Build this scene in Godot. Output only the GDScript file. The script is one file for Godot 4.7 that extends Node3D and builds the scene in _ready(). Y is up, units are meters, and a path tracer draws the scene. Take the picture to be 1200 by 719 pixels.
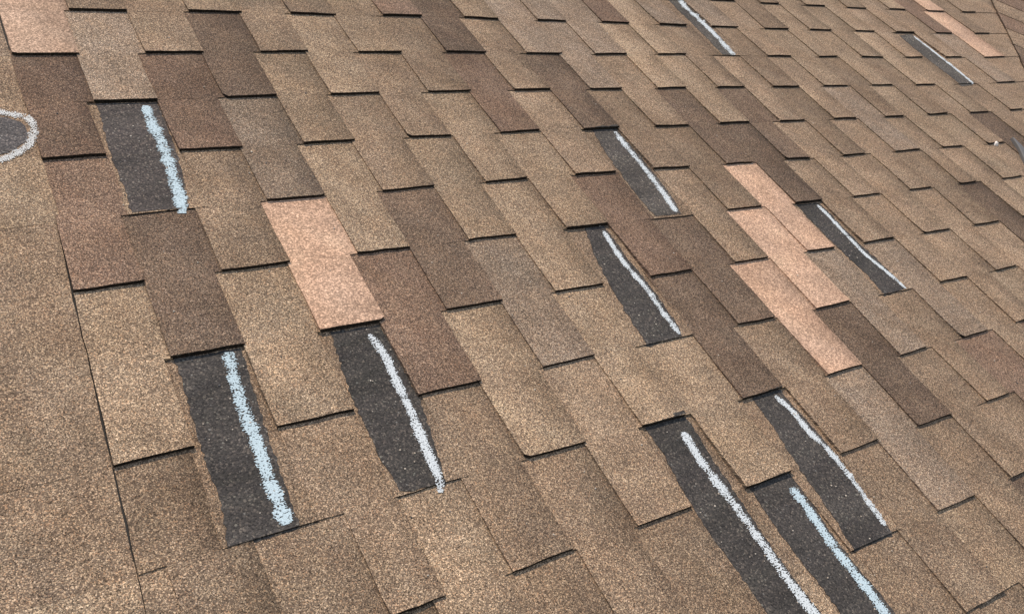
extends Node3D
# A weathered laminate-shingle roof slope with torn-off tabs that someone has marked with chalk.
# Roof coordinates: u runs along the courses, v runs down the slope, both counted in course exposures (143 mm);
# h is the height above the roof deck in metres. The roof node turns (u, h, v) into the world.

const EXPOSURE := 0.143
const PITCH := 33.0
const STEP := 1.477          # from one tab to the next along a course
const BASE_TOP := 0.0030     # lower layer: height where it comes out from under the course above
const BASE_LOW := 0.0048     # and at its lower edge, where it rests on the next course
const TAB_TOP := 0.0049      # the tab laminated on top of it, at its upper end
const TAB_LOW := 0.0082      # and at its lower edge
const FIRST_ROW := -6
const LAST_ROW := 15
const BORDER := 1.25         # the plain strip along the left needs no tabs up to here
const ROOF_LEFT := -0.45

var rng := RandomNumberGenerator.new()
var patch_noise := FastNoiseLite.new()
var streak_noise := FastNoiseLite.new()
var edge_noise := FastNoiseLite.new()
var wave_noise := FastNoiseLite.new()
var roof: Node3D
var cam: Camera3D
var granules: StandardMaterial3D
var fresh: StandardMaterial3D
var worn: StandardMaterial3D
var thick_chalk: StandardMaterial3D
var thin_chalk: StandardMaterial3D
var dusty_chalk: StandardMaterial3D
var rows := {}               # row -> pieces [left, right, kind, tone]

# left and right ends of the tabs of each course, in exposures
var tabs := {
	-1: [16.01, 16.59, 17.48, 18.14, 18.93, 19.63, 20.52, 21.17, 22.10, 22.84, 23.70, 24.34],
	0: [2.20, 2.91, 3.71, 4.45, 5.17, 5.88, 6.66, 7.34, 8.13, 8.79, 9.58, 10.21, 11.00, 11.62, 12.38, 13.06, 13.73, 14.48, 15.23, 15.95, 16.62, 17.31, 18.14, 18.82, 19.62, 20.33, 21.22, 21.89, 22.91, 23.57],
	1: [1.40, 2.13, 2.90, 3.63, 4.40, 5.08, 5.84, 6.54, 7.30, 8.01, 8.78, 9.51, 10.18, 10.88, 11.59, 12.26, 13.00, 13.80, 14.41, 15.07, 15.91, 16.50, 17.28, 18.00, 18.82, 19.45, 20.32, 20.99, 21.98, 22.86],
	2: [2.09, 2.80, 3.60, 4.29, 5.03, 5.75, 6.51, 7.21, 7.97, 8.65, 9.43, 10.08, 10.85, 11.49, 12.23, 12.90, 13.65, 14.36, 15.07, 15.77, 16.54, 17.20, 18.01, 18.69, 19.59, 20.20, 21.14, 21.91],
	3: [1.37, 2.00, 2.79, 3.52, 4.29, 4.97, 5.74, 6.38, 7.18, 7.85, 8.65, 9.33, 10.07, 10.77, 11.47, 12.16, 12.91, 13.57, 14.37, 14.98, 15.86, 16.43, 17.23, 17.90, 18.73, 19.39, 20.28, 20.79],
	4: [2.00, 2.79, 3.49, 4.19, 4.93, 5.65, 6.40, 7.06, 7.86, 8.58, 9.30, 10.02, 10.79, 11.41, 12.16, 12.73, 13.60, 14.21, 15.05, 15.78, 16.50, 17.15, 18.04, 18.64],
	5: [1.29, 1.92, 2.68, 3.40, 4.19, 4.84, 5.63, 6.31, 7.08, 7.77, 8.57, 9.29, 9.99, 10.69, 11.45, 12.07, 12.84, 13.51, 14.34, 14.94, 15.82, 16.32, 17.21, 17.90],
	6: [1.91, 2.60, 3.37, 4.09, 4.83, 5.56, 6.30, 7.02, 7.78, 8.51, 9.30, 9.94, 10.77, 11.36, 12.05, 12.77, 13.56, 14.28, 15.01, 15.74],
	7: [1.23, 1.84, 2.58, 3.33, 4.02, 4.75, 5.53, 6.24, 7.00, 7.70, 8.52, 9.18, 9.98, 10.67, 11.41, 12.01, 12.80, 13.48, 14.31, 14.92],
	8: [1.81, 2.51, 3.28, 3.98, 4.72, 5.46, 6.22, 6.83, 7.73, 8.41, 9.22, 9.90, 10.69, 11.29, 12.12, 12.77, 13.50, 14.10],
	9: [2.82, 3.33, 3.99, 4.66, 5.43, 6.15, 6.92, 7.63, 8.45, 9.15, 9.91, 10.62, 11.41, 11.95],
	10: [7.64, 8.30, 9.13, 9.85, 10.61, 11.17],
	11: [6.94, 7.62, 8.39, 9.10],
}

# granule blend of each of those tabs, which goes on over the lower layer above it
var blends := {
	-1: "mlllom",
	0: "mlmrlgrggmllmrm",
	1: "pmmldggllmllmmo",
	2: "gdlmmglmmlllmg",
	3: "rrlmrdmlmmmmlm",
	4: "mgmlmmddmglm",
	5: "rmlllmmdmmml",
	6: "dodlrmommm",
	7: "llrgmdommm",
	8: "mmlldoggm",
	9: "mmmlmdm",
	10: "mgm",
	11: "mm",
}

var blend_colors := {
	"l": Color(0.80, 0.572, 0.378),
	"m": Color(0.617, 0.429, 0.286),
	"g": Color(0.65, 0.48, 0.345),
	"d": Color(0.395, 0.272, 0.19),
	"r": Color(0.49, 0.318, 0.22),
	"p": Color(0.82, 0.55, 0.385),
	"o": Color(0.93, 0.595, 0.405),
}

# tabs torn away: the course, the outline of the bared strip and the chalk stroke drawn along it
var bare := [
	{"row": 4, "tone": Color(0.20, 0.175, 0.16), "label": "bare dark strip with chalk stroke, beside the chalk circle", "chalk_label": "thick pale blue chalk stroke nearest the chalk circle",
		"outline": [2.12, 2.02, 2.09, 2.40, 2.05, 3.02, 2.06, 3.34, 2.06, 3.68, 2.04, 3.98, 2.35, 3.98, 2.62, 3.99, 2.71, 3.51, 2.77, 2.90, 2.79, 2.44, 2.79, 2.02],
		"chalk": [2.65, 2.08, 2.63, 2.39, 2.64, 2.74, 2.63, 3.14, 2.60, 3.50, 2.58, 3.77, 2.54, 4.06], "width": 0.0153},
	{"row": 8, "label": "widest bare dark strip, nearest to the plain left border", "chalk_label": "straight thick pale blue chalk stroke on the widest bare strip",
		"outline": [1.94, 6.00, 1.94, 6.36, 1.91, 6.76, 1.89, 7.21, 1.89, 7.61, 1.82, 8.01, 2.11, 8.02, 2.43, 8.01, 2.43, 7.81, 2.46, 7.34, 2.49, 6.92, 2.52, 6.50, 2.56, 6.02],
		"chalk": [2.43, 6.04, 2.38, 6.43, 2.36, 6.81, 2.36, 7.14, 2.34, 7.48, 2.33, 7.81, 2.33, 7.96], "width": 0.0144},
	{"row": 8, "label": "bare dark strip just below the single salmon tab", "chalk_label": "curved chalk stroke on the bare strip below the salmon tab",
		"outline": [3.48, 6.01, 3.43, 6.42, 3.38, 6.85, 3.37, 7.26, 3.35, 7.59, 3.39, 7.97, 3.61, 7.99, 3.83, 8.00, 3.86, 7.84, 3.95, 7.42, 4.02, 7.01, 4.03, 6.64, 4.03, 6.25, 4.02, 6.04],
		"chalk": [3.86, 6.13, 3.90, 6.40, 3.89, 6.72, 3.88, 7.01, 3.85, 7.29, 3.81, 7.63, 3.79, 7.92, 3.74, 8.08], "width": 0.0111},
	{"row": 10, "label": "longest bare dark strip, running out of the lower edge", "chalk_label": "long speckled chalk stroke on the longest bare strip",
		"outline": [6.27, 8.00, 6.26, 8.39, 6.18, 8.91, 6.16, 9.33, 6.17, 9.75, 6.16, 10.20, 6.18, 10.59, 6.79, 10.77, 6.74, 10.41, 6.72, 10.01, 6.74, 9.52, 6.78, 9.09, 6.81, 8.59, 6.85, 8.11, 6.85, 7.96],
		"chalk": [6.68, 8.18, 6.65, 8.55, 6.66, 8.95, 6.66, 9.40, 6.65, 9.78, 6.64, 10.15, 6.66, 10.38, 6.66, 10.66], "width": 0.0135},
	{"row": 11, "label": "bare dark strip between the longest strip and its upper right neighbour", "chalk_label": "chalk stroke on the middle strip of the lower right three",
		"outline": [7.01, 9.00, 6.96, 9.44, 6.95, 9.83, 6.97, 10.21, 6.94, 10.48, 6.96, 10.84, 7.60, 11.03, 7.55, 10.71, 7.55, 10.34, 7.54, 9.95, 7.57, 9.59, 7.62, 9.27, 7.65, 9.02, 7.63, 8.96],
		"chalk": [7.50, 9.16, 7.49, 9.48, 7.47, 9.76, 7.45, 10.03, 7.45, 10.34, 7.43, 10.66, 7.46, 10.95], "width": 0.0146},
	{"row": 10, "label": "uppermost of the three bare dark strips at lower right", "chalk_label": "thin chalk stroke bowed along the right side of its bare strip",
		"outline": [7.90, 8.01, 7.85, 8.52, 7.78, 9.01, 7.74, 9.43, 7.69, 9.75, 7.64, 10.01, 7.95, 10.02, 8.28, 10.03, 8.29, 9.86, 8.32, 9.57, 8.40, 9.10, 8.40, 8.77, 8.38, 8.37, 8.38, 8.07, 8.39, 7.99],
		"chalk": [8.23, 8.07, 8.29, 8.30, 8.29, 8.62, 8.35, 8.92, 8.34, 9.27, 8.31, 9.57, 8.27, 9.91], "width": 0.0105},
	{"row": 5, "tone": Color(0.20, 0.18, 0.16), "label": "upper of two bare strips lying in line mid-roof, brownish", "chalk_label": "thin white chalk stroke on the upper mid-roof bare strip",
		"outline": [8.82, 2.99, 8.71, 3.61, 8.66, 4.12, 8.63, 4.57, 8.63, 4.94, 8.84, 4.97, 9.11, 4.96, 9.19, 4.71, 9.25, 4.25, 9.29, 3.70, 9.28, 3.35, 9.29, 2.97],
		"chalk": [9.21, 3.07, 9.18, 3.46, 9.17, 3.91, 9.13, 4.35, 9.05, 4.92], "width": 0.0125},
	{"row": 7, "label": "lower of two bare strips lying in line mid-roof", "chalk_label": "thin white chalk stroke on the lower mid-roof bare strip",
		"outline": [7.40, 5.00, 7.23, 5.49, 7.14, 5.94, 7.08, 6.32, 7.02, 6.73, 7.01, 7.02, 7.26, 7.01, 7.56, 6.99, 7.63, 6.80, 7.67, 6.38, 7.69, 5.98, 7.68, 5.63, 7.70, 5.23, 7.72, 4.97],
		"chalk": [7.64, 5.10, 7.59, 5.46, 7.58, 5.79, 7.60, 6.14, 7.56, 6.55, 7.55, 6.96], "width": 0.0099},
	{"row": 7, "label": "bare dark strip just right of the stepped salmon tabs", "chalk_label": "chalk stroke beside the stepped group of salmon tabs",
		"outline": [11.49, 5.01, 11.45, 5.37, 11.47, 5.86, 11.47, 6.26, 11.48, 6.62, 11.43, 7.03, 11.68, 7.01, 11.97, 6.99, 12.00, 6.62, 12.00, 6.19, 11.98, 5.74, 12.00, 5.21, 11.98, 5.03],
		"chalk": [11.91, 5.07, 11.91, 5.37, 11.89, 5.86, 11.87, 6.26, 11.93, 6.64, 11.96, 6.99], "width": 0.0098},
	{"row": 1, "tone": Color(0.22, 0.20, 0.175), "label": "narrow bare strip running out of the top edge", "chalk_label": "chalk stroke running out of the top edge",
		"outline": [13.36, -1.0, 13.33, -0.60, 13.31, -0.09, 13.26, 0.46, 13.21, 0.79, 13.20, 0.98, 13.49, 1.00, 13.57, 0.81, 13.69, 0.24, 13.76, -0.42, 13.79, -1.0],
		"chalk": [13.70, -1.0, 13.62, -0.78, 13.62, -0.29, 13.59, 0.32, 13.47, 1.00], "width": 0.0170},
	{"row": 2, "tone": Color(0.22, 0.20, 0.175), "label": "farthest bare strip, beside the long far salmon tab", "chalk_label": "white chalk stroke farthest up to the right",
		"outline": [19.66, 0.09, 19.61, 0.67, 19.60, 1.18, 19.60, 1.64, 19.60, 2.08, 20.08, 2.06, 20.14, 1.70, 20.18, 1.20, 20.20, 0.65, 20.20, 0.04],
		"chalk": [20.18, 0.12, 20.19, 0.51, 20.19, 0.97, 20.16, 1.48, 20.11, 2.02], "width": 0.0128},
]

func _ready() -> void:
	# --- camera: about a metre off the slope, looking across and up it
	var s := deg_to_rad(PITCH)
	roof = Node3D.new()
	roof.name = "shingle_roof"
	roof.position = Vector3(0, 5.2, 0)
	roof.rotation.x = s
	add_child(roof)
	roof.set_meta("label", "weathered brown laminate shingle roof slope with torn, chalk-marked and salmon tabs")
	roof.set_meta("category", "roof")
	roof.set_meta("kind", "thing")

	cam = Camera3D.new()
	cam.name = "camera"
	cam.keep_aspect = Camera3D.KEEP_HEIGHT
	cam.fov = rad_to_deg(2.0 * atan(359.5 / 1086.6))
	cam.near = 0.02
	cam.far = 400.0
	var eye := Vector3(0, 0.975 + 0.0065, 11.648 * EXPOSURE)
	var right := Vector3(0.83059, 0.30613, 0.46520)
	var down := Vector3(-0.14134, -0.69212, 0.70781)
	var look := Vector3(0.53866, -0.65365, -0.53159)
	cam.transform = roof.transform * Transform3D(Basis(right, -down, -look).orthonormalized(), eye)
	add_child(cam)
	cam.current = true

	# --- sky, sun, exposure
	var sky_mat := ProceduralSkyMaterial.new()
	sky_mat.sky_top_color = Color(0.62, 0.71, 0.84)
	sky_mat.sky_horizon_color = Color(0.86, 0.88, 0.90)
	sky_mat.sky_curve = 0.2
	sky_mat.ground_bottom_color = Color(0.22, 0.22, 0.18)
	sky_mat.ground_horizon_color = Color(0.60, 0.62, 0.62)
	sky_mat.sun_angle_max = 3.0
	var sky := Sky.new()
	sky.sky_material = sky_mat
	var env := Environment.new()
	env.background_mode = Environment.BG_SKY
	env.sky = sky
	env.background_energy_multiplier = 1.0
	env.ambient_light_source = Environment.AMBIENT_SOURCE_SKY
	env.tonemap_mode = Environment.TONE_MAPPER_LINEAR
	env.tonemap_exposure = 1.37
	env.sdfgi_enabled = true
	env.ssao_enabled = true
	env.ssil_enabled = true
	var we := WorldEnvironment.new()
	we.name = "world_environment"
	we.environment = env
	add_child(we)

	var sun := DirectionalLight3D.new()
	sun.name = "sun"
	sun.light_color = Color(1.0, 0.95, 0.88)
	sun.light_energy = 1.0
	sun.light_angular_distance = 1.2
	sun.shadow_enabled = true
	add_child(sun)
	var to_sun := roof.basis * Vector3(-0.12, 0.72, -0.68).normalized()
	sun.look_at_from_position(Vector3(0, 20, 0), Vector3(0, 20, 0) - to_sun, Vector3.RIGHT)

	rng.seed = 4711
	setup_noise()
	make_materials()
	build_surroundings()
	lay_out_rows()
	build_roof()
	build_hip()
	build_bare_strips()
	build_chalk_circle()
	build_grit()
	build_small_things()


# ---------------------------------------------------------------- materials

func setup_noise() -> void:
	patch_noise.seed = 11
	patch_noise.noise_type = FastNoiseLite.TYPE_SIMPLEX_SMOOTH
	patch_noise.frequency = 9.0
	patch_noise.fractal_octaves = 3
	streak_noise.seed = 23
	streak_noise.frequency = 26.0
	streak_noise.fractal_octaves = 2
	wave_noise.seed = 51
	wave_noise.frequency = 2.2
	wave_noise.fractal_octaves = 2
	edge_noise.seed = 37
	edge_noise.frequency = 60.0
	edge_noise.fractal_octaves = 3


# Stamps a few thousand irregular grains into an image; returns the image and its relief.
func grain_images(side: int, count: int, r_min: float, r_max: float, colors: Array, weights: Array, floor_color: Color, seed_no: int) -> Array:
	var g := RandomNumberGenerator.new()
	g.seed = seed_no
	var px := PackedByteArray()
	px.resize(side * side * 3)
	var relief := PackedByteArray()
	relief.resize(side * side)
	relief.fill(40)
	var fc := floor_color.linear_to_srgb()
	for i in side * side:
		px[i * 3] = int(fc.r * 255.0)
		px[i * 3 + 1] = int(fc.g * 255.0)
		px[i * 3 + 2] = int(fc.b * 255.0)
	for k in count:
		var cx := g.randf() * side
		var cy := g.randf() * side
		var ra := g.randf_range(r_min, r_max)
		var rb := ra * g.randf_range(0.65, 1.0)
		var an := g.randf() * PI
		var ca := cos(an)
		var sa := sin(an)
		var pick := g.randf()
		var n := 0
		while n < weights.size() - 1 and pick > weights[n]:
			pick -= weights[n]
			n += 1
		var base: Color = colors[n]
		var c := (base * g.randf_range(0.75, 1.25)).clamp().linear_to_srgb()
		var top := g.randi_range(110, 255)
		var reach := int(ceil(ra))
		for dy in range(-reach, reach + 1):
			for dx in range(-reach, reach + 1):
				var a := (dx * ca + dy * sa) / ra
				var b := (-dx * sa + dy * ca) / rb
				var q := a * a + b * b
				if q > 1.0:
					continue
				var at := posmod(int(cy) + dy, side) * side + posmod(int(cx) + dx, side)
				px[at * 3] = int(c.r * 255.0)
				px[at * 3 + 1] = int(c.g * 255.0)
				px[at * 3 + 2] = int(c.b * 255.0)
				relief[at] = int(top * (1.0 - 0.45 * q))
	return [Image.create_from_data(side, side, false, Image.FORMAT_RGB8, px), Image.create_from_data(side, side, false, Image.FORMAT_L8, relief)]


func grain_material(parts: Array, bump: float, rough: float) -> StandardMaterial3D:
	var m := StandardMaterial3D.new()
	m.albedo_texture = ImageTexture.create_from_image(parts[0])
	var nm: Image = parts[1].duplicate()
	nm.convert(Image.FORMAT_RGBA8)
	nm.bump_map_to_normal_map(bump)
	m.normal_enabled = true
	m.normal_texture = ImageTexture.create_from_image(nm)
	m.normal_scale = 1.0
	m.roughness = rough
	m.metallic_specular = 0.3
	m.vertex_color_use_as_albedo = true
	m.cull_mode = BaseMaterial3D.CULL_DISABLED
	return m


func make_materials() -> void:
	# ceramic granules: cream, tan, brown, near black, grey, rust
	var tints := [Color(1.0, 0.965, 0.89), Color(0.62, 0.595, 0.56), Color(0.40, 0.385, 0.37), Color(0.12, 0.115, 0.11), Color(0.50, 0.51, 0.52), Color(0.66, 0.55, 0.47)]
	granules = grain_material(grain_images(1024, 120000, 1.0, 2.6, tints, [0.17, 0.31, 0.19, 0.18, 0.05, 0.10], Color(0.22, 0.21, 0.21), 5), 4.0, 0.93)
	# unweathered tabs: more even, hardly any dark grains
	var young := [Color(0.66, 0.64, 0.62), Color(0.54, 0.52, 0.50), Color(0.36, 0.335, 0.32), Color(0.80, 0.78, 0.76)]
	fresh = grain_material(grain_images(512, 26000, 1.1, 3.0, young, [0.40, 0.36, 0.12, 0.12], Color(0.34, 0.33, 0.32), 6), 1.6, 0.93)
	# worn felt and asphalt with a few granules left on it
	var left := [Color(0.40, 0.37, 0.35), Color(0.22, 0.205, 0.20), Color(0.68, 0.60, 0.53), Color(1.0, 0.90, 0.78)]
	worn = grain_material(grain_images(512, 16000, 1.6, 4.2, left, [0.46, 0.33, 0.16, 0.05], Color(0.30, 0.28, 0.27), 8), 2.0, 0.85)
	thick_chalk = chalk_material(0.03, Color(0.81, 0.87, 0.885))
	thin_chalk = chalk_material(0.0, Color(0.89, 0.90, 0.895))
	dusty_chalk = chalk_material(-0.12, Color(0.88, 0.865, 0.84))


func chalk_material(dense: float, color: Color) -> StandardMaterial3D:
	var m := StandardMaterial3D.new()
	m.albedo_texture = ImageTexture.create_from_image(chalk_image(dense, color))
	m.transparency = BaseMaterial3D.TRANSPARENCY_ALPHA_SCISSOR
	m.alpha_scissor_threshold = 0.5
	m.roughness = 1.0
	m.metallic_specular = 0.1
	m.cull_mode = BaseMaterial3D.CULL_DISABLED
	return m


# a stroke of chalk: dense in the middle, caught only on the grain tops towards its sides; x runs across, y along
func chalk_image(dense: float, color: Color) -> Image:
	var w := 32
	var l := 1024
	var fine := FastNoiseLite.new()
	fine.seed = 3
	fine.frequency = 0.15
	fine.fractal_octaves = 3
	var slow := FastNoiseLite.new()
	slow.seed = 4
	slow.frequency = 0.012
	var img := Image.create_empty(w, l, false, Image.FORMAT_RGBA8)
	for y in l:
		var shift := slow.get_noise_2d(y, 0.0) * 0.22
		var thin := slow.get_noise_2d(y * 1.3, 90.0)
		for x in w:
			var t := absf((x + 0.5) / w * 2.0 - 1.0 + shift)
			var cover := 1.0 - pow(t / 0.86, 2.5) * 0.62
			var n := fine.get_noise_2d(x, y * 0.9)
			var a := cover - 0.20 + dense + n * 0.95 - maxf(thin, 0.0) * 0.6
			var tone := 0.84 + 0.20 * fine.get_noise_2d(x * 2.0 + 300.0, y * 2.0)
			img.set_pixel(x, y, Color(color.r * tone, color.g * tone, color.b * tone, 1.0 if a > 0.42 else 0.0))
	return img


# ---------------------------------------------------------------- roof coordinates

# courses are nailed on by eye: a few millimetres of bow along each
func bow(u: float, v: float) -> float:
	var a := clampf(u, 0.5, 25.0) / 12.0 - 1.0
	var r := clampf(v, -1.5, 11.5) / 6.0 - 1.0
	return 0.0141 + 0.0842 * a - 0.0933 * a * a - 0.2297 * a * a * a - 0.0257 * r - 0.1913 * r * a - 0.1791 * r * a * a - 0.0649 * r * r - 0.182 * r * r * a


func at(u: float, v: float, h: float) -> Vector3:
	# the boards under the felt are not dead flat either
	var wave := 0.0022 * wave_noise.get_noise_2d(u * EXPOSURE, v * EXPOSURE)
	return Vector3(u * EXPOSURE, h + wave, (v + bow(u, v)) * EXPOSURE)


# the hip runs diagonally down the slope; this is the u where it crosses v
func hip(v: float) -> float:
	return 26.22 - (v + 2.036) * 0.896


# the open joint between the plain border strip and the field, from the fifth course down
func joint(v: float) -> float:
	return 1.287 - 0.047 * (v - 4.79)


func in_view(p: Vector3, margin := 0.03) -> bool:
	var q := cam.transform.affine_inverse() * (roof.transform * p)
	if q.z > -0.05:
		return false
	var k := 359.5 / 1086.6
	return absf(q.x / -q.z) < k * 1200.0 / 719.0 + margin and absf(q.y / -q.z) < k + margin


func piece_height(kind: String, f: float) -> float:
	match kind:
		"tab": return lerpf(TAB_TOP, TAB_LOW, f)
		"slot_gap": return lerpf(0.0010, 0.00185, f)
		"slot": return lerpf(0.0017, 0.0056, f)
		"slot_even": return lerpf(0.0017, 0.0031, f)
		"border": return lerpf(0.0027, 0.00285, f)
	return lerpf(BASE_TOP, BASE_LOW, f)


func surface(u: float, v: float) -> float:
	var r := int(ceil(v - 0.0001))
	if rows.has(r):
		for p in rows[r]:
			if u >= p[0] and u < p[1]:
				return piece_height(p[2], v - (r - 1.0))
	return piece_height("base", v - (r - 1.0))


# ---------------------------------------------------------------- layout

func lay_out_rows() -> void:
	var teeth := {}
	for r in range(FIRST_ROW, LAST_ROW + 2):
		var list := []
		if tabs.has(r):
			for i in tabs[r].size() / 2:
				list.append([float(tabs[r][i * 2]), float(tabs[r][i * 2 + 1]), blends[r][i] if i < blends[r].length() else "m"])
		else:
			var start := 1.3 if posmod(r, 2) == 1 else 2.04
			if r > 11:
				start -= (r - 11) * 0.02
			list.append([start, start + 0.68, "m"])
		var mixed := "mmlgmmldmrlm"
		while list[0][0] - STEP + 0.35 > BORDER:
			list.push_front([list[0][0] - STEP, list[0][0] - STEP + rng.randf_range(0.64, 0.72), mixed[rng.randi() % mixed.length()]])
		while list[-1][0] + STEP + 0.8 < hip(r):
			list.append([list[-1][0] + STEP, list[-1][0] + STEP + rng.randf_range(0.64, 0.72), mixed[rng.randi() % mixed.length()]])
		for t in list:
			t.append(rng.randf_range(-0.20, 0.20))
			t.append(rng.randf_range(0.80, 1.13) if not t[2] in "op" else 1.0)
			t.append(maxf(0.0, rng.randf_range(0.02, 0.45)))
		teeth[r] = list
	for b in bare:
		var lo := 99.0
		var hi := -99.0
		for i in b.outline.size() / 2:
			lo = minf(lo, b.outline[i * 2])
			hi = maxf(hi, b.outline[i * 2])
		b.middle = (lo + hi) / 2.0
		for t in teeth[b.row]:
			if absf((t[0] + t[1]) / 2.0 - b.middle) < 0.45:
				t[0] = lo - 0.03
				t[1] = hi + 0.03
				t.append("slot")   # index 6
	for r in range(FIRST_ROW, LAST_ROW + 1):
		var out := []
		var first: float = teeth[r][0][0]
		out.append([ROOF_LEFT, joint(r - 0.5) if r > 4 else minf(1.38, first), "border", ["l", "g", "m", "m", "l", "m", "m", "m", "m", "l"][posmod(r, 10)], 0.05, 1.0, 0.0])
		var x: float = out[0][1]
		for t in teeth[r]:
			if r > 4 and x == out[0][1]:
				t[0] = maxf(t[0], x) if t[0] - x > 0.10 else x
			if t[0] - x > 0.03:
				out.append([x, t[0], "base", "m", 0.0, 1.0, 0.0])
			out.append([t[0], t[1], ("slot_even" if r == 10 and t[0] < 6.5 else "slot") if t.size() > 6 else "tab", t[2], t[3], t[4], t[5]])
			x = t[1]
		if hip(r - 1.12) > x:
			out.append([x, hip(r - 1.12) + 0.3, "base", "m", 0.0, 1.0, 0.0])
		# the lower layer carries on the blend of the tab below it
		for p in out:
			if p[2] == "base":
				var mid: float = (p[0] + p[1]) / 2.0
				var best := 9.0
				for t in teeth[r + 1]:
					var d: float = absf((t[0] + t[1]) / 2.0 - mid)
					if d < best and d < 0.7:
						best = d
						p[3] = t[2]
						p[4] = t[3]
						p[5] = t[4]
						p[6] = t[5]
						p[2] = "slot_gap" if t.size() > 6 else "base"
		rows[r] = out


# ---------------------------------------------------------------- shingles

func blend_at(blend: String, p: Vector3, lean: float, f: float, shade: float) -> Color:
	var c: Color = blend_colors[blend]
	# granule colours were dropped in clouds, so every tab carries some of another blend
	var other: Color = blend_colors["l" if blend == "m" else "m"]
	var drift := clampf(0.5 + 1.6 * streak_noise.get_noise_2d(p.x * 0.9 + 20.0, p.z * 0.45), 0.0, 1.0)
	c = c.lerp(other, drift * (0.12 if blend in "op" else 0.22 if blend in "dr" else 0.45))
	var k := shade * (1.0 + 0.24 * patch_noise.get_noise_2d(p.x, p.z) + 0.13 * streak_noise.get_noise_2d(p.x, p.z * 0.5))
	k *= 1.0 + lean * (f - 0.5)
	c = Color(c.r * k, c.g * k * (1.0 + 0.05 * patch_noise.get_noise_2d(p.z + 7.0, p.x)), c.b * k * (1.0 + 0.10 * patch_noise.get_noise_2d(p.z + 7.0, p.x)))
	return c.clamp()


func add_quad(st: SurfaceTool, a: Array, b: Array, c: Array, d: Array) -> void:
	for q in [a, b, c, a, c, d]:
		st.set_color(q[1])
		st.set_uv(q[2])
		st.add_vertex(q[0])


# One shingle piece: a slab from its lower edge up to where it slips under the course above.
func shingle_mesh(st: SurfaceTool, r: int, piece: Array, wanted_cols := 4, wanted_rows := 5) -> void:
	var kind: String = piece[2]
	var blend: String = piece[3]
	var lean: float = piece[4] if kind == "tab" else -piece[4]
	var shade: float = piece[5] * rng.randf_range(0.97, 1.03)
	var uv_at := Vector2(rng.randf(), rng.randf())
	var tex := 0.31 if blend == "o" or blend == "p" else 0.40
	var lift_l := pow(rng.randf(), 2.0) * 0.0016 if kind == "tab" else rng.randf_range(0.0, 0.0003)
	var lift_r := pow(rng.randf(), 2.0) * 0.0016 if kind == "tab" else rng.randf_range(0.0, 0.0003)
	var skew := rng.randf_range(-0.012, 0.012) if kind == "tab" else 0.0
	var pad := 0.0 if kind == "tab" else 0.012
	if kind == "border":
		pad = 0.0
	var chip_l := rng.randf_range(0.02, 0.06) if rng.randf() < 0.12 and kind == "tab" else 0.0
	var chip_r := rng.randf_range(0.02, 0.06) if rng.randf() < 0.12 and kind == "tab" else 0.0
	var cols := wanted_cols
	if kind == "border":
		cols = 8
	var grid := []
	for j in wanted_rows + 1:
		var f := lerpf(-0.12, 1.0, j / float(wanted_rows))
		var line := []
		for i in cols + 1:
			var t := i / float(cols)
			var u := lerpf(piece[0] - pad, piece[1] + pad, t)
			var v: float = r - 1.0 + f
			if i == 0 or i == cols:
				u += 0.010 * edge_noise.get_noise_2d(u * 0.2 + 5.0, v * 0.4)
			var at_joint: bool = r > 4 and (i == 0 and kind != "border" and piece[0] < 1.34 or i == cols and kind == "border")
			if at_joint:
				u = joint(v) + 0.016 * edge_noise.get_noise_2d(3.0 if kind == "border" else 9.0, v * 0.05) + (-0.008 if kind == "border" else 0.004)
			else:
				u += (f - 1.0) * -0.006
			if j == wanted_rows:
				v += 0.012 * edge_noise.get_noise_2d(u * 0.25, r * 3.0) + skew * (t - 0.5)
				v -= chip_l if i == 0 else chip_r if i == cols else 0.0
				if cols > 3 and kind == "tab":
					# the outer columns are narrow there, so that a chipped corner stays a corner
					u = lerpf(u, piece[0], 0.7 * signf(chip_l)) if i == 1 else lerpf(u, piece[1], 0.7 * signf(chip_r)) if i == cols - 1 else u
			u = minf(u, hip(v) + 0.25)
			var h := piece_height(kind, f)
			h += lerpf(lift_l, lift_r, t) * pow(clampf(f, 0.0, 1.0), 4.0) + 0.0005 * patch_noise.get_noise_2d(u * 0.5, v * 0.5)
			var p := at(u, v, h)
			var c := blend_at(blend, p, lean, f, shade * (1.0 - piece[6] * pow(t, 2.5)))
			if kind.begins_with("slot"):
				c = blend_at("m", p, lean, f, shade * 0.92)
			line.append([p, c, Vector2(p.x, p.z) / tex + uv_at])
		grid.append(line)
	st.set_smooth_group(0)
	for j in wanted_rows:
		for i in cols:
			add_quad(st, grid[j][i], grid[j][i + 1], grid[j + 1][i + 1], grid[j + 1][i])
	# cut edges: black asphalt along the bottom, granule-dusted at the sides
	st.set_smooth_group(-1)
	var cut := Color(0.07, 0.048, 0.039)
	for i in cols:
		var lower: Color = cut if kind == "tab" or kind == "slot" else grid[wanted_rows][i][1] * 0.9
		edge_quad(st, grid[wanted_rows][i], grid[wanted_rows][i + 1], lower)
	for j in wanted_rows:
		var ca: Color = grid[j][0][1] * (0.10 if piece[0] < 1.34 and r > 4 else 0.78)
		edge_quad(st, grid[j][0], grid[j + 1][0], ca)
		var cb: Color = grid[j][cols][1] * (0.10 if kind == "border" and r > 4 else 0.9)
		edge_quad(st, grid[j + 1][cols], grid[j][cols], cb)


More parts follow.
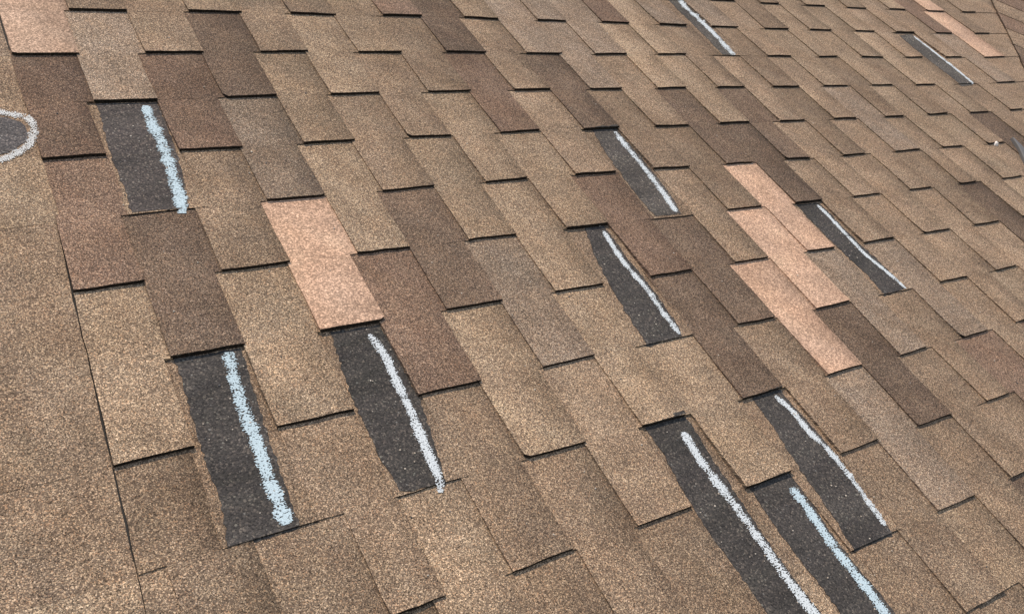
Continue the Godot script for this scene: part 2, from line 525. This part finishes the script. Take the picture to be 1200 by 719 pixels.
func edge_quad(st: SurfaceTool, a: Array, b: Array, c: Color) -> void:
	c.a = 1.0
	var la := Vector3(a[0].x, -0.001, a[0].z)
	var lb := Vector3(b[0].x, -0.001, b[0].z)
	add_quad(st, [a[0], c, a[2]], [b[0], c, b[2]], [lb, c, b[2] + Vector2(0, 0.02)], [la, c, a[2] + Vector2(0, 0.02)])


func finish(st: SurfaceTool, called: String, m: Material, parent: Node3D) -> MeshInstance3D:
	st.generate_normals()
	st.index()
	if m == granules or m == worn or m == fresh:
		st.generate_tangents()
	st.set_material(m)
	var o := MeshInstance3D.new()
	o.name = called
	o.mesh = st.commit()
	parent.add_child(o, true)
	return o


func begin() -> SurfaceTool:
	var st := SurfaceTool.new()
	st.begin(Mesh.PRIMITIVE_TRIANGLES)
	return st


func build_roof() -> void:
	var rest := begin()
	for r in rows:
		for p in rows[r]:
			if p[0] > hip(r - 1.12) + 0.2:
				continue
			var seen := false
			for k in 12:
				var u := lerpf(p[0], p[1], (k % 4) / 3.0)
				var v: float = r - 1.0 + (k / 4) / 2.0
				if in_view(at(u, v, 0.007)) and u < hip(v):
					seen = true
			if not seen:
				shingle_mesh(rest, r, p, 2, 2)
				continue
			var st := begin()
			shingle_mesh(st, r, p)
			var called: String = {"tab": "shingle_tab", "base": "under_shingle", "border": "border_shingle", "slot": "torn_shingle", "slot_even": "torn_shingle", "slot_gap": "torn_shingle"}[p[2]]
			var o := finish(st, called, fresh if p[3] == "o" or p[3] == "p" else granules, roof)
			if p[3] == "o" and p[2] == "tab":
				o.set_meta("label", "pale salmon shingle tab without weathering")
	var beyond := finish(rest, "shingle_field", granules, roof)
	beyond.set_meta("kind", "stuff")


# ---------------------------------------------------------------- bared strips and chalk

func ragged(outline: Array, amount: float) -> PackedVector2Array:
	var n := outline.size() / 2
	var out := PackedVector2Array()
	for i in n:
		var a := Vector2(outline[i * 2], outline[i * 2 + 1])
		var j := (i + 1) % n
		var b := Vector2(outline[j * 2], outline[j * 2 + 1])
		var steps := maxi(1, int(a.distance_to(b) / 0.045))
		for k in steps:
			var p := a.lerp(b, k / float(steps))
			p += Vector2(edge_noise.get_noise_2d(p.x * 0.9, p.y * 0.9), edge_noise.get_noise_2d(p.x * 0.9 + 40.0, p.y * 0.9)) * amount
			out.append(p)
	return out


func sheet(st: SurfaceTool, poly: PackedVector2Array, lift: float, dark: Color) -> void:
	var r0 := 99
	var r1 := -99
	for p in poly:
		r0 = mini(r0, int(ceil(p.y)))
		r1 = maxi(r1, int(ceil(p.y)))
	var uv_at := Vector2(rng.randf(), rng.randf())
	for r in range(r0, r1 + 1):
		# in short bands, so that the sheet follows the slab below
		for band in 4:
			var va := r - 1.0 + band / 4.0
			var vb := va + 0.25
			var box := PackedVector2Array([Vector2(-9, va), Vector2(40, va), Vector2(40, vb), Vector2(-9, vb)])
			for part in Geometry2D.intersect_polygons(poly, box):
				var mid := Vector2.ZERO
				for p in part:
					mid += p / part.size()
				var tri := Geometry2D.triangulate_polygon(part)
				st.set_smooth_group(-1)
				for i in tri:
					put_sheet(st, part[i], r, mid, lift, dark, uv_at)
				for i in part.size():
					var a := part[i]
					var b := part[(i + 1) % part.size()]
					for q in [[a, lift], [b, lift], [b, -0.002], [a, lift], [b, -0.002], [a, -0.002]]:
						put_sheet(st, q[0], r, mid, q[1], dark, uv_at)


func put_sheet(st: SurfaceTool, q: Vector2, r: int, mid: Vector2, lift: float, dark: Color, uv_at: Vector2) -> void:
	var kind := "base"
	for p in rows[r]:
		if mid.x >= p[0] and mid.x < p[1]:
			kind = p[2]
	var p3 := at(q.x, q.y, piece_height(kind, q.y - (r - 1.0)) + lift)
	var k := 1.0 + 0.55 * patch_noise.get_noise_2d(p3.x * 1.5 + 3.0, p3.z * 1.5)
	st.set_color(Color(dark.r * k, dark.g * k, dark.b * k))
	st.set_uv(Vector2(p3.x, p3.z) / 0.22 + uv_at)
	st.add_vertex(p3)


# a chalk stroke laid over the surface along a curve
func stroke(st: SurfaceTool, pts: Array, width: float, closed := false) -> void:
	var curve := Curve3D.new()
	var n := pts.size() / 2
	for i in n:
		var a := Vector3(pts[i * 2], 0, pts[i * 2 + 1])
		var before := posmod(i - 1, n) if closed else maxi(i - 1, 0)
		var after := posmod(i + 1, n) if closed else mini(i + 1, n - 1)
		var t := (Vector3(pts[after * 2], 0, pts[after * 2 + 1]) - Vector3(pts[before * 2], 0, pts[before * 2 + 1])) / 6.0
		curve.add_point(a, -t, t)
	if closed:
		curve.add_point(curve.get_point_position(0), curve.get_point_in(0), curve.get_point_out(0))
	var length := curve.get_baked_length()
	var steps := int(length / 0.05) + 2
	var cols := 6
	var y0 := rng.randf()
	var grid := []
	for k in steps + 1:
		var d := length * k / steps
		var p := curve.sample_baked(d, true)
		var q := curve.sample_baked(minf(d + 0.03, length), true) - curve.sample_baked(maxf(d - 0.03, 0.0), true)
		var side := Vector2(q.z, -q.x).normalized()
		var half := width / EXPOSURE * 0.78 * (1.0 + 0.50 * edge_noise.get_noise_2d(d * 0.4, y0 * 50.0))
		half *= clampf(0.55 + minf(d, length - d) * 6.0, 0.0, 1.0)
		var line := []
		for i in cols + 1:
			var t := i / float(cols) * 2.0 - 1.0
			var u := p.x + side.x * half * t
			var v := p.z + side.y * half * t
			var h := 0.0
			for nudge in [Vector2(0, 0), Vector2(0.012, 0), Vector2(-0.012, 0), Vector2(0, 0.012), Vector2(0, -0.012)]:
				h = maxf(h, surface(u + nudge.x, v + nudge.y))
			line.append([at(u, v, h + 0.0013), Color.WHITE, Vector2(t * 0.5 + 0.5, y0 + d * EXPOSURE / 0.42)])
		grid.append(line)
	st.set_smooth_group(0)
	for k in steps:
		for i in cols:
			add_quad(st, grid[k][i], grid[k][i + 1], grid[k + 1][i + 1], grid[k + 1][i])


func build_bare_strips() -> void:
	for b in bare:
		var st := begin()
		sheet(st, ragged(b.outline, 0.028), 0.0007, b.get("tone", Color(0.155, 0.142, 0.13)))
		var o := finish(st, "bare_strip", worn, roof)
		o.set_meta("label", b.label)
		var ch := begin()
		stroke(ch, b.chalk, b.width)
		var c := finish(ch, "chalk_stroke", thick_chalk if b.width > 0.0138 and b.row > 2 else thin_chalk, o)
		c.set_meta("label", b.chalk_label)


func build_chalk_circle() -> void:
	var ring := [0.65, 1.99, 1.0, 2.07, 1.19, 2.15, 1.33, 2.22, 1.38, 2.37, 1.36, 2.55, 1.27, 2.74, 1.13, 2.86, 0.99, 2.95, 0.70, 2.98, 0.45, 2.8, 0.40, 2.4]
	var inner := []
	for i in 28:
		var an := TAU * i / 28.0
		inner.append(0.86 + 0.46 * cos(an))
		inner.append(2.52 + 0.36 * sin(an) - 0.04 * cos(an))
	var st := begin()
	sheet(st, ragged(inner, 0.03), 0.0007, Color(0.27, 0.25, 0.245))
	var o := finish(st, "bruised_spot", worn, roof)
	o.set_meta("label", "dark oval bruise where granules are lost, ringed in chalk")
	var ch := begin()
	stroke(ch, ring, 0.0118, true)
	var c := finish(ch, "chalk_circle", dusty_chalk, o)
	c.set_meta("label", "white chalk ring around the dark oval bruise")


# ---------------------------------------------------------------- hip, surroundings, small things

func build_hip() -> void:
	# cap shingles lie over the hip, each lapping the next one down
	var dir := Vector3(-0.896, 0, 1.0).normalized()
	var side := Vector3(1.0, 0, 0.896).normalized()
	var start := Vector3(hip(-5.0), 0, -5.0) * EXPOSURE
	var rest := begin()
	var drop := 0.62      # how steeply the far slope falls away past the hip
	for k in 22:
		var st := begin()
		var lean := rng.randf_range(-0.2, 0.2)
		var blend: String = ["r", "m", "d", "r", "m"][k % 5]
		var uv_at := Vector2(rng.randf(), rng.randf())
		var grid := []
		for j in 4:
			var f := lerpf(-0.1, 1.0, j / 3.0)
			var line := []
			for i in 9:
				var w := -0.002 + i * 0.045
				var h := 0.0090 + 0.0016 * f
				if w > 0.21:
					h -= (w - 0.21) * drop
				if i == 0:
					w += 0.004 * edge_noise.get_noise_2d(f * 0.2, k)
				var p := start + dir * (k + f) * EXPOSURE * 1.05 + side * w
				p.y = h
				line.append([p, blend_at(blend, p, lean, f, 1.0), Vector2(p.x, p.z) / 0.62 + uv_at])
			grid.append(line)
		var any := false
		for line in grid:
			for q in line:
				any = any or in_view(q[0], 0.0)
		if not any:
			st = rest
		st.set_smooth_group(0)
		for j in 3:
			for i in 8:
				add_quad(st, grid[j][i], grid[j][i + 1], grid[j + 1][i + 1], grid[j + 1][i])
		st.set_smooth_group(-1)
		for i in 8:
			hip_edge(st, grid[3][i], grid[3][i + 1], 0.003, grid[3][i][1] * 0.5)
		for j in 3:
			hip_edge(st, grid[j][0], grid[j + 1][0], 0.010, grid[j][0][1] * 0.35)
		if any:
			finish(st, "hip_cap_shingle", granules, roof)
	var o := finish(rest, "hip_cap_field", granules, roof)
	o.set_meta("kind", "stuff")
	# the slope on the other side of the hip
	var far := begin()
	var quads := []
	for q in [[-0.5, 0.16], [24.0, 0.16], [24.0, 3.0], [-0.5, 3.0]]:
		var p: Vector3 = start + dir * q[0] * EXPOSURE + side * q[1]
		p.y = -maxf(q[1] - 0.21, 0.0) * drop - 0.002
		quads.append([p, blend_colors["m"], Vector2(p.x, p.z) / 0.62])
	far.set_smooth_group(-1)
	add_quad(far, quads[0], quads[1], quads[2], quads[3])
	finish(far, "far_slope", granules, roof)


func hip_edge(st: SurfaceTool, a: Array, b: Array, deep: float, c: Color) -> void:
	c.a = 1.0
	add_quad(st, [a[0], c, a[2]], [b[0], c, b[2]], [b[0] - Vector3(0, deep, 0), c, b[2] + Vector2(0, 0.02)], [a[0] - Vector3(0, deep, 0), c, a[2] + Vector2(0, 0.02)])


func build_surroundings() -> void:
	# roof deck under the shingles
	var deck_mat := StandardMaterial3D.new()
	deck_mat.albedo_color = Color(0.16, 0.15, 0.145)
	deck_mat.roughness = 0.9
	var st := begin()
	var outline := [Vector2(ROOF_LEFT, -6.2), Vector2(hip(-6.2) + 0.9, -6.2), Vector2(hip(15.0) + 0.9, 15.0), Vector2(ROOF_LEFT, 15.0)]
	st.set_smooth_group(-1)
	for h in [-0.0012, -0.019]:
		for i in [0, 1, 2, 0, 2, 3]:
			st.add_vertex(Vector3(outline[i].x * EXPOSURE, h, outline[i].y * EXPOSURE))
	for i in 4:
		var a: Vector2 = outline[i] * EXPOSURE
		var b: Vector2 = outline[(i + 1) % 4] * EXPOSURE
		for q in [[a, -0.0012], [b, -0.0012], [b, -0.019], [a, -0.0012], [b, -0.019], [a, -0.019]]:
			st.add_vertex(Vector3(q[0].x, q[1], q[0].y))
	finish(st, "roof_deck", deck_mat, roof)

	var wall_mat := StandardMaterial3D.new()
	wall_mat.albedo_color = Color(0.72, 0.69, 0.63)
	wall_mat.roughness = 0.9
	var box := BoxMesh.new()
	box.size = Vector3(1.6, 3.55, 1.7)
	box.material = wall_mat
	var wall := MeshInstance3D.new()
	wall.name = "house_wall"
	wall.mesh = box
	wall.position = Vector3(0.95, 1.775, 0.75)
	wall.set_meta("kind", "structure")
	add_child(wall)

	var lawn_mat := StandardMaterial3D.new()
	var nt := NoiseTexture2D.new()
	var fn := FastNoiseLite.new()
	fn.seed = 9
	fn.frequency = 0.02
	nt.noise = fn
	nt.seamless = true
	var ramp := Gradient.new()
	ramp.set_color(0, Color(0.20, 0.26, 0.11))
	ramp.set_color(1, Color(0.33, 0.38, 0.19))
	nt.color_ramp = ramp
	lawn_mat.albedo_texture = nt
	lawn_mat.uv1_triplanar = true
	lawn_mat.uv1_world_triplanar = true
	lawn_mat.uv1_scale = Vector3(0.4, 0.4, 0.4)
	lawn_mat.roughness = 1.0
	var plane := PlaneMesh.new()
	plane.size = Vector2(300, 300)
	plane.material = lawn_mat
	var ground := MeshInstance3D.new()
	ground.name = "ground"
	ground.mesh = plane
	ground.set_meta("kind", "structure")
	add_child(ground)


# grains that have come loose: some lie in the bared strips, a few elsewhere
func build_grit() -> void:
	var spots := []
	for b in bare:
		var poly := PackedVector2Array()
		for i in b.outline.size() / 2:
			poly.append(Vector2(b.outline[i * 2], b.outline[i * 2 + 1]))
		for k in 26:
			var q := Vector2(b.middle + rng.randf_range(-0.45, 0.45), b.row - rng.randf_range(0.0, 2.0))
			if Geometry2D.is_point_in_polygon(q, poly):
				spots.append([q, 0.0012])
	for k in 260:
		spots.append([Vector2(rng.randf_range(1.5, 14.0), rng.randf_range(0.0, 11.0)), 0.0006])
	var grain := SphereMesh.new()
	grain.radius = 1.0
	grain.height = 1.7
	grain.radial_segments = 5
	grain.rings = 2
	var m := StandardMaterial3D.new()
	m.vertex_color_use_as_albedo = true
	m.roughness = 0.9
	grain.material = m
	var mm := MultiMesh.new()
	mm.transform_format = MultiMesh.TRANSFORM_3D
	mm.use_colors = true
	mm.mesh = grain
	mm.instance_count = spots.size()
	for i in spots.size():
		var q: Vector2 = spots[i][0]
		var size := rng.randf_range(0.0008, 0.0019)
		var basis := Basis.from_euler(Vector3(rng.randf() * 3.0, rng.randf() * 3.0, 0)).scaled(Vector3(size, size * 0.8, size * rng.randf_range(0.7, 1.2)))
		mm.set_instance_transform(i, Transform3D(basis, at(q.x, q.y, surface(q.x, q.y) + spots[i][1])))
		var tone := rng.randf()
		mm.set_instance_color(i, Color(0.30, 0.22, 0.15).lerp(Color(0.50, 0.42, 0.34), tone) if tone > 0.35 else Color(0.09, 0.08, 0.075))
	var o := MultiMeshInstance3D.new()
	o.name = "loose_grit"
	o.multimesh = mm
	o.set_meta("kind", "stuff")
	roof.add_child(o, true)


func build_small_things() -> void:
	# a pale chip of broken shingle or mortar
	var st := begin()
	var pale := Color(0.86, 0.78, 0.70)
	var base := at(18.31, 4.02, surface(18.31, 4.02))
	var ring := []
	var top := []
	for i in 7:
		var an := TAU * i / 7.0
		var rad := rng.randf_range(0.005, 0.009)
		ring.append(Vector3(cos(an) * rad * 1.3, -0.001, sin(an) * rad))
		top.append(Vector3(cos(an) * rad * 0.7, rng.randf_range(0.006, 0.009), sin(an) * rad * 0.55))
	st.set_smooth_group(-1)
	st.set_color(pale)
	for i in 7:
		var j := (i + 1) % 7
		for p in [ring[i], ring[j], top[j], ring[i], top[j], top[i], top[i], top[j], Vector3(0, 0.009, 0)]:
			st.add_vertex(p)
	st.generate_normals()
	var chip := MeshInstance3D.new()
	chip.name = "mortar_chip"
	chip.mesh = st.commit()
	var m := StandardMaterial3D.new()
	m.albedo_color = Color(0.93, 0.87, 0.82)
	m.roughness = 0.9
	chip.material_override = m
	chip.transform = roof.transform * Transform3D(Basis(), base)
	chip.set_meta("label", "small whitish chip lying alone on the shingles near right edge")
	chip.set_meta("category", "debris")
	add_child(chip)

	# a bent strip of grey sheet metal lying across two courses
	var fs := begin()
	var a := Vector2(18.98, 3.93)
	var b := Vector2(18.10, 5.15)
	var along := (b - a).normalized()
	var across := Vector2(along.y * -1.0, along.x) * -1.0
	var prev := []
	fs.set_smooth_group(-1)
	for k in 9:
		var t := k / 8.0
		var line := []
		for q in [[0.0, 0.002], [0.0, 0.013], [0.03, 0.0145], [0.30, 0.0125], [0.33, 0.0095]]:
			var p: Vector2 = a.lerp(b, t) + across * q[0] * 0.7 * (0.35 + 0.65 * minf(1.0, t * 3.0)) + across * 0.03 * sin(t * 5.0)
			line.append(at(p.x, p.y, q[1] + 0.001 * sin(t * 9.0)))
		if k:
			for i in 4:
				for v in [prev[i], prev[i + 1], line[i + 1], prev[i], line[i + 1], line[i]]:
					fs.add_vertex(v)
		prev = line
	fs.generate_normals()
	var metal := StandardMaterial3D.new()
	metal.albedo_color = Color(0.36, 0.34, 0.325)
	metal.metallic = 0.1
	metal.roughness = 0.7
	metal.cull_mode = BaseMaterial3D.CULL_DISABLED
	var strip := MeshInstance3D.new()
	strip.name = "flashing_strip"
	strip.mesh = fs.commit()
	strip.material_override = metal
	strip.transform = roof.transform
	strip.set_meta("label", "bent grey sheet metal flashing strip at the right edge")
	strip.set_meta("category", "flashing")
	add_child(strip)
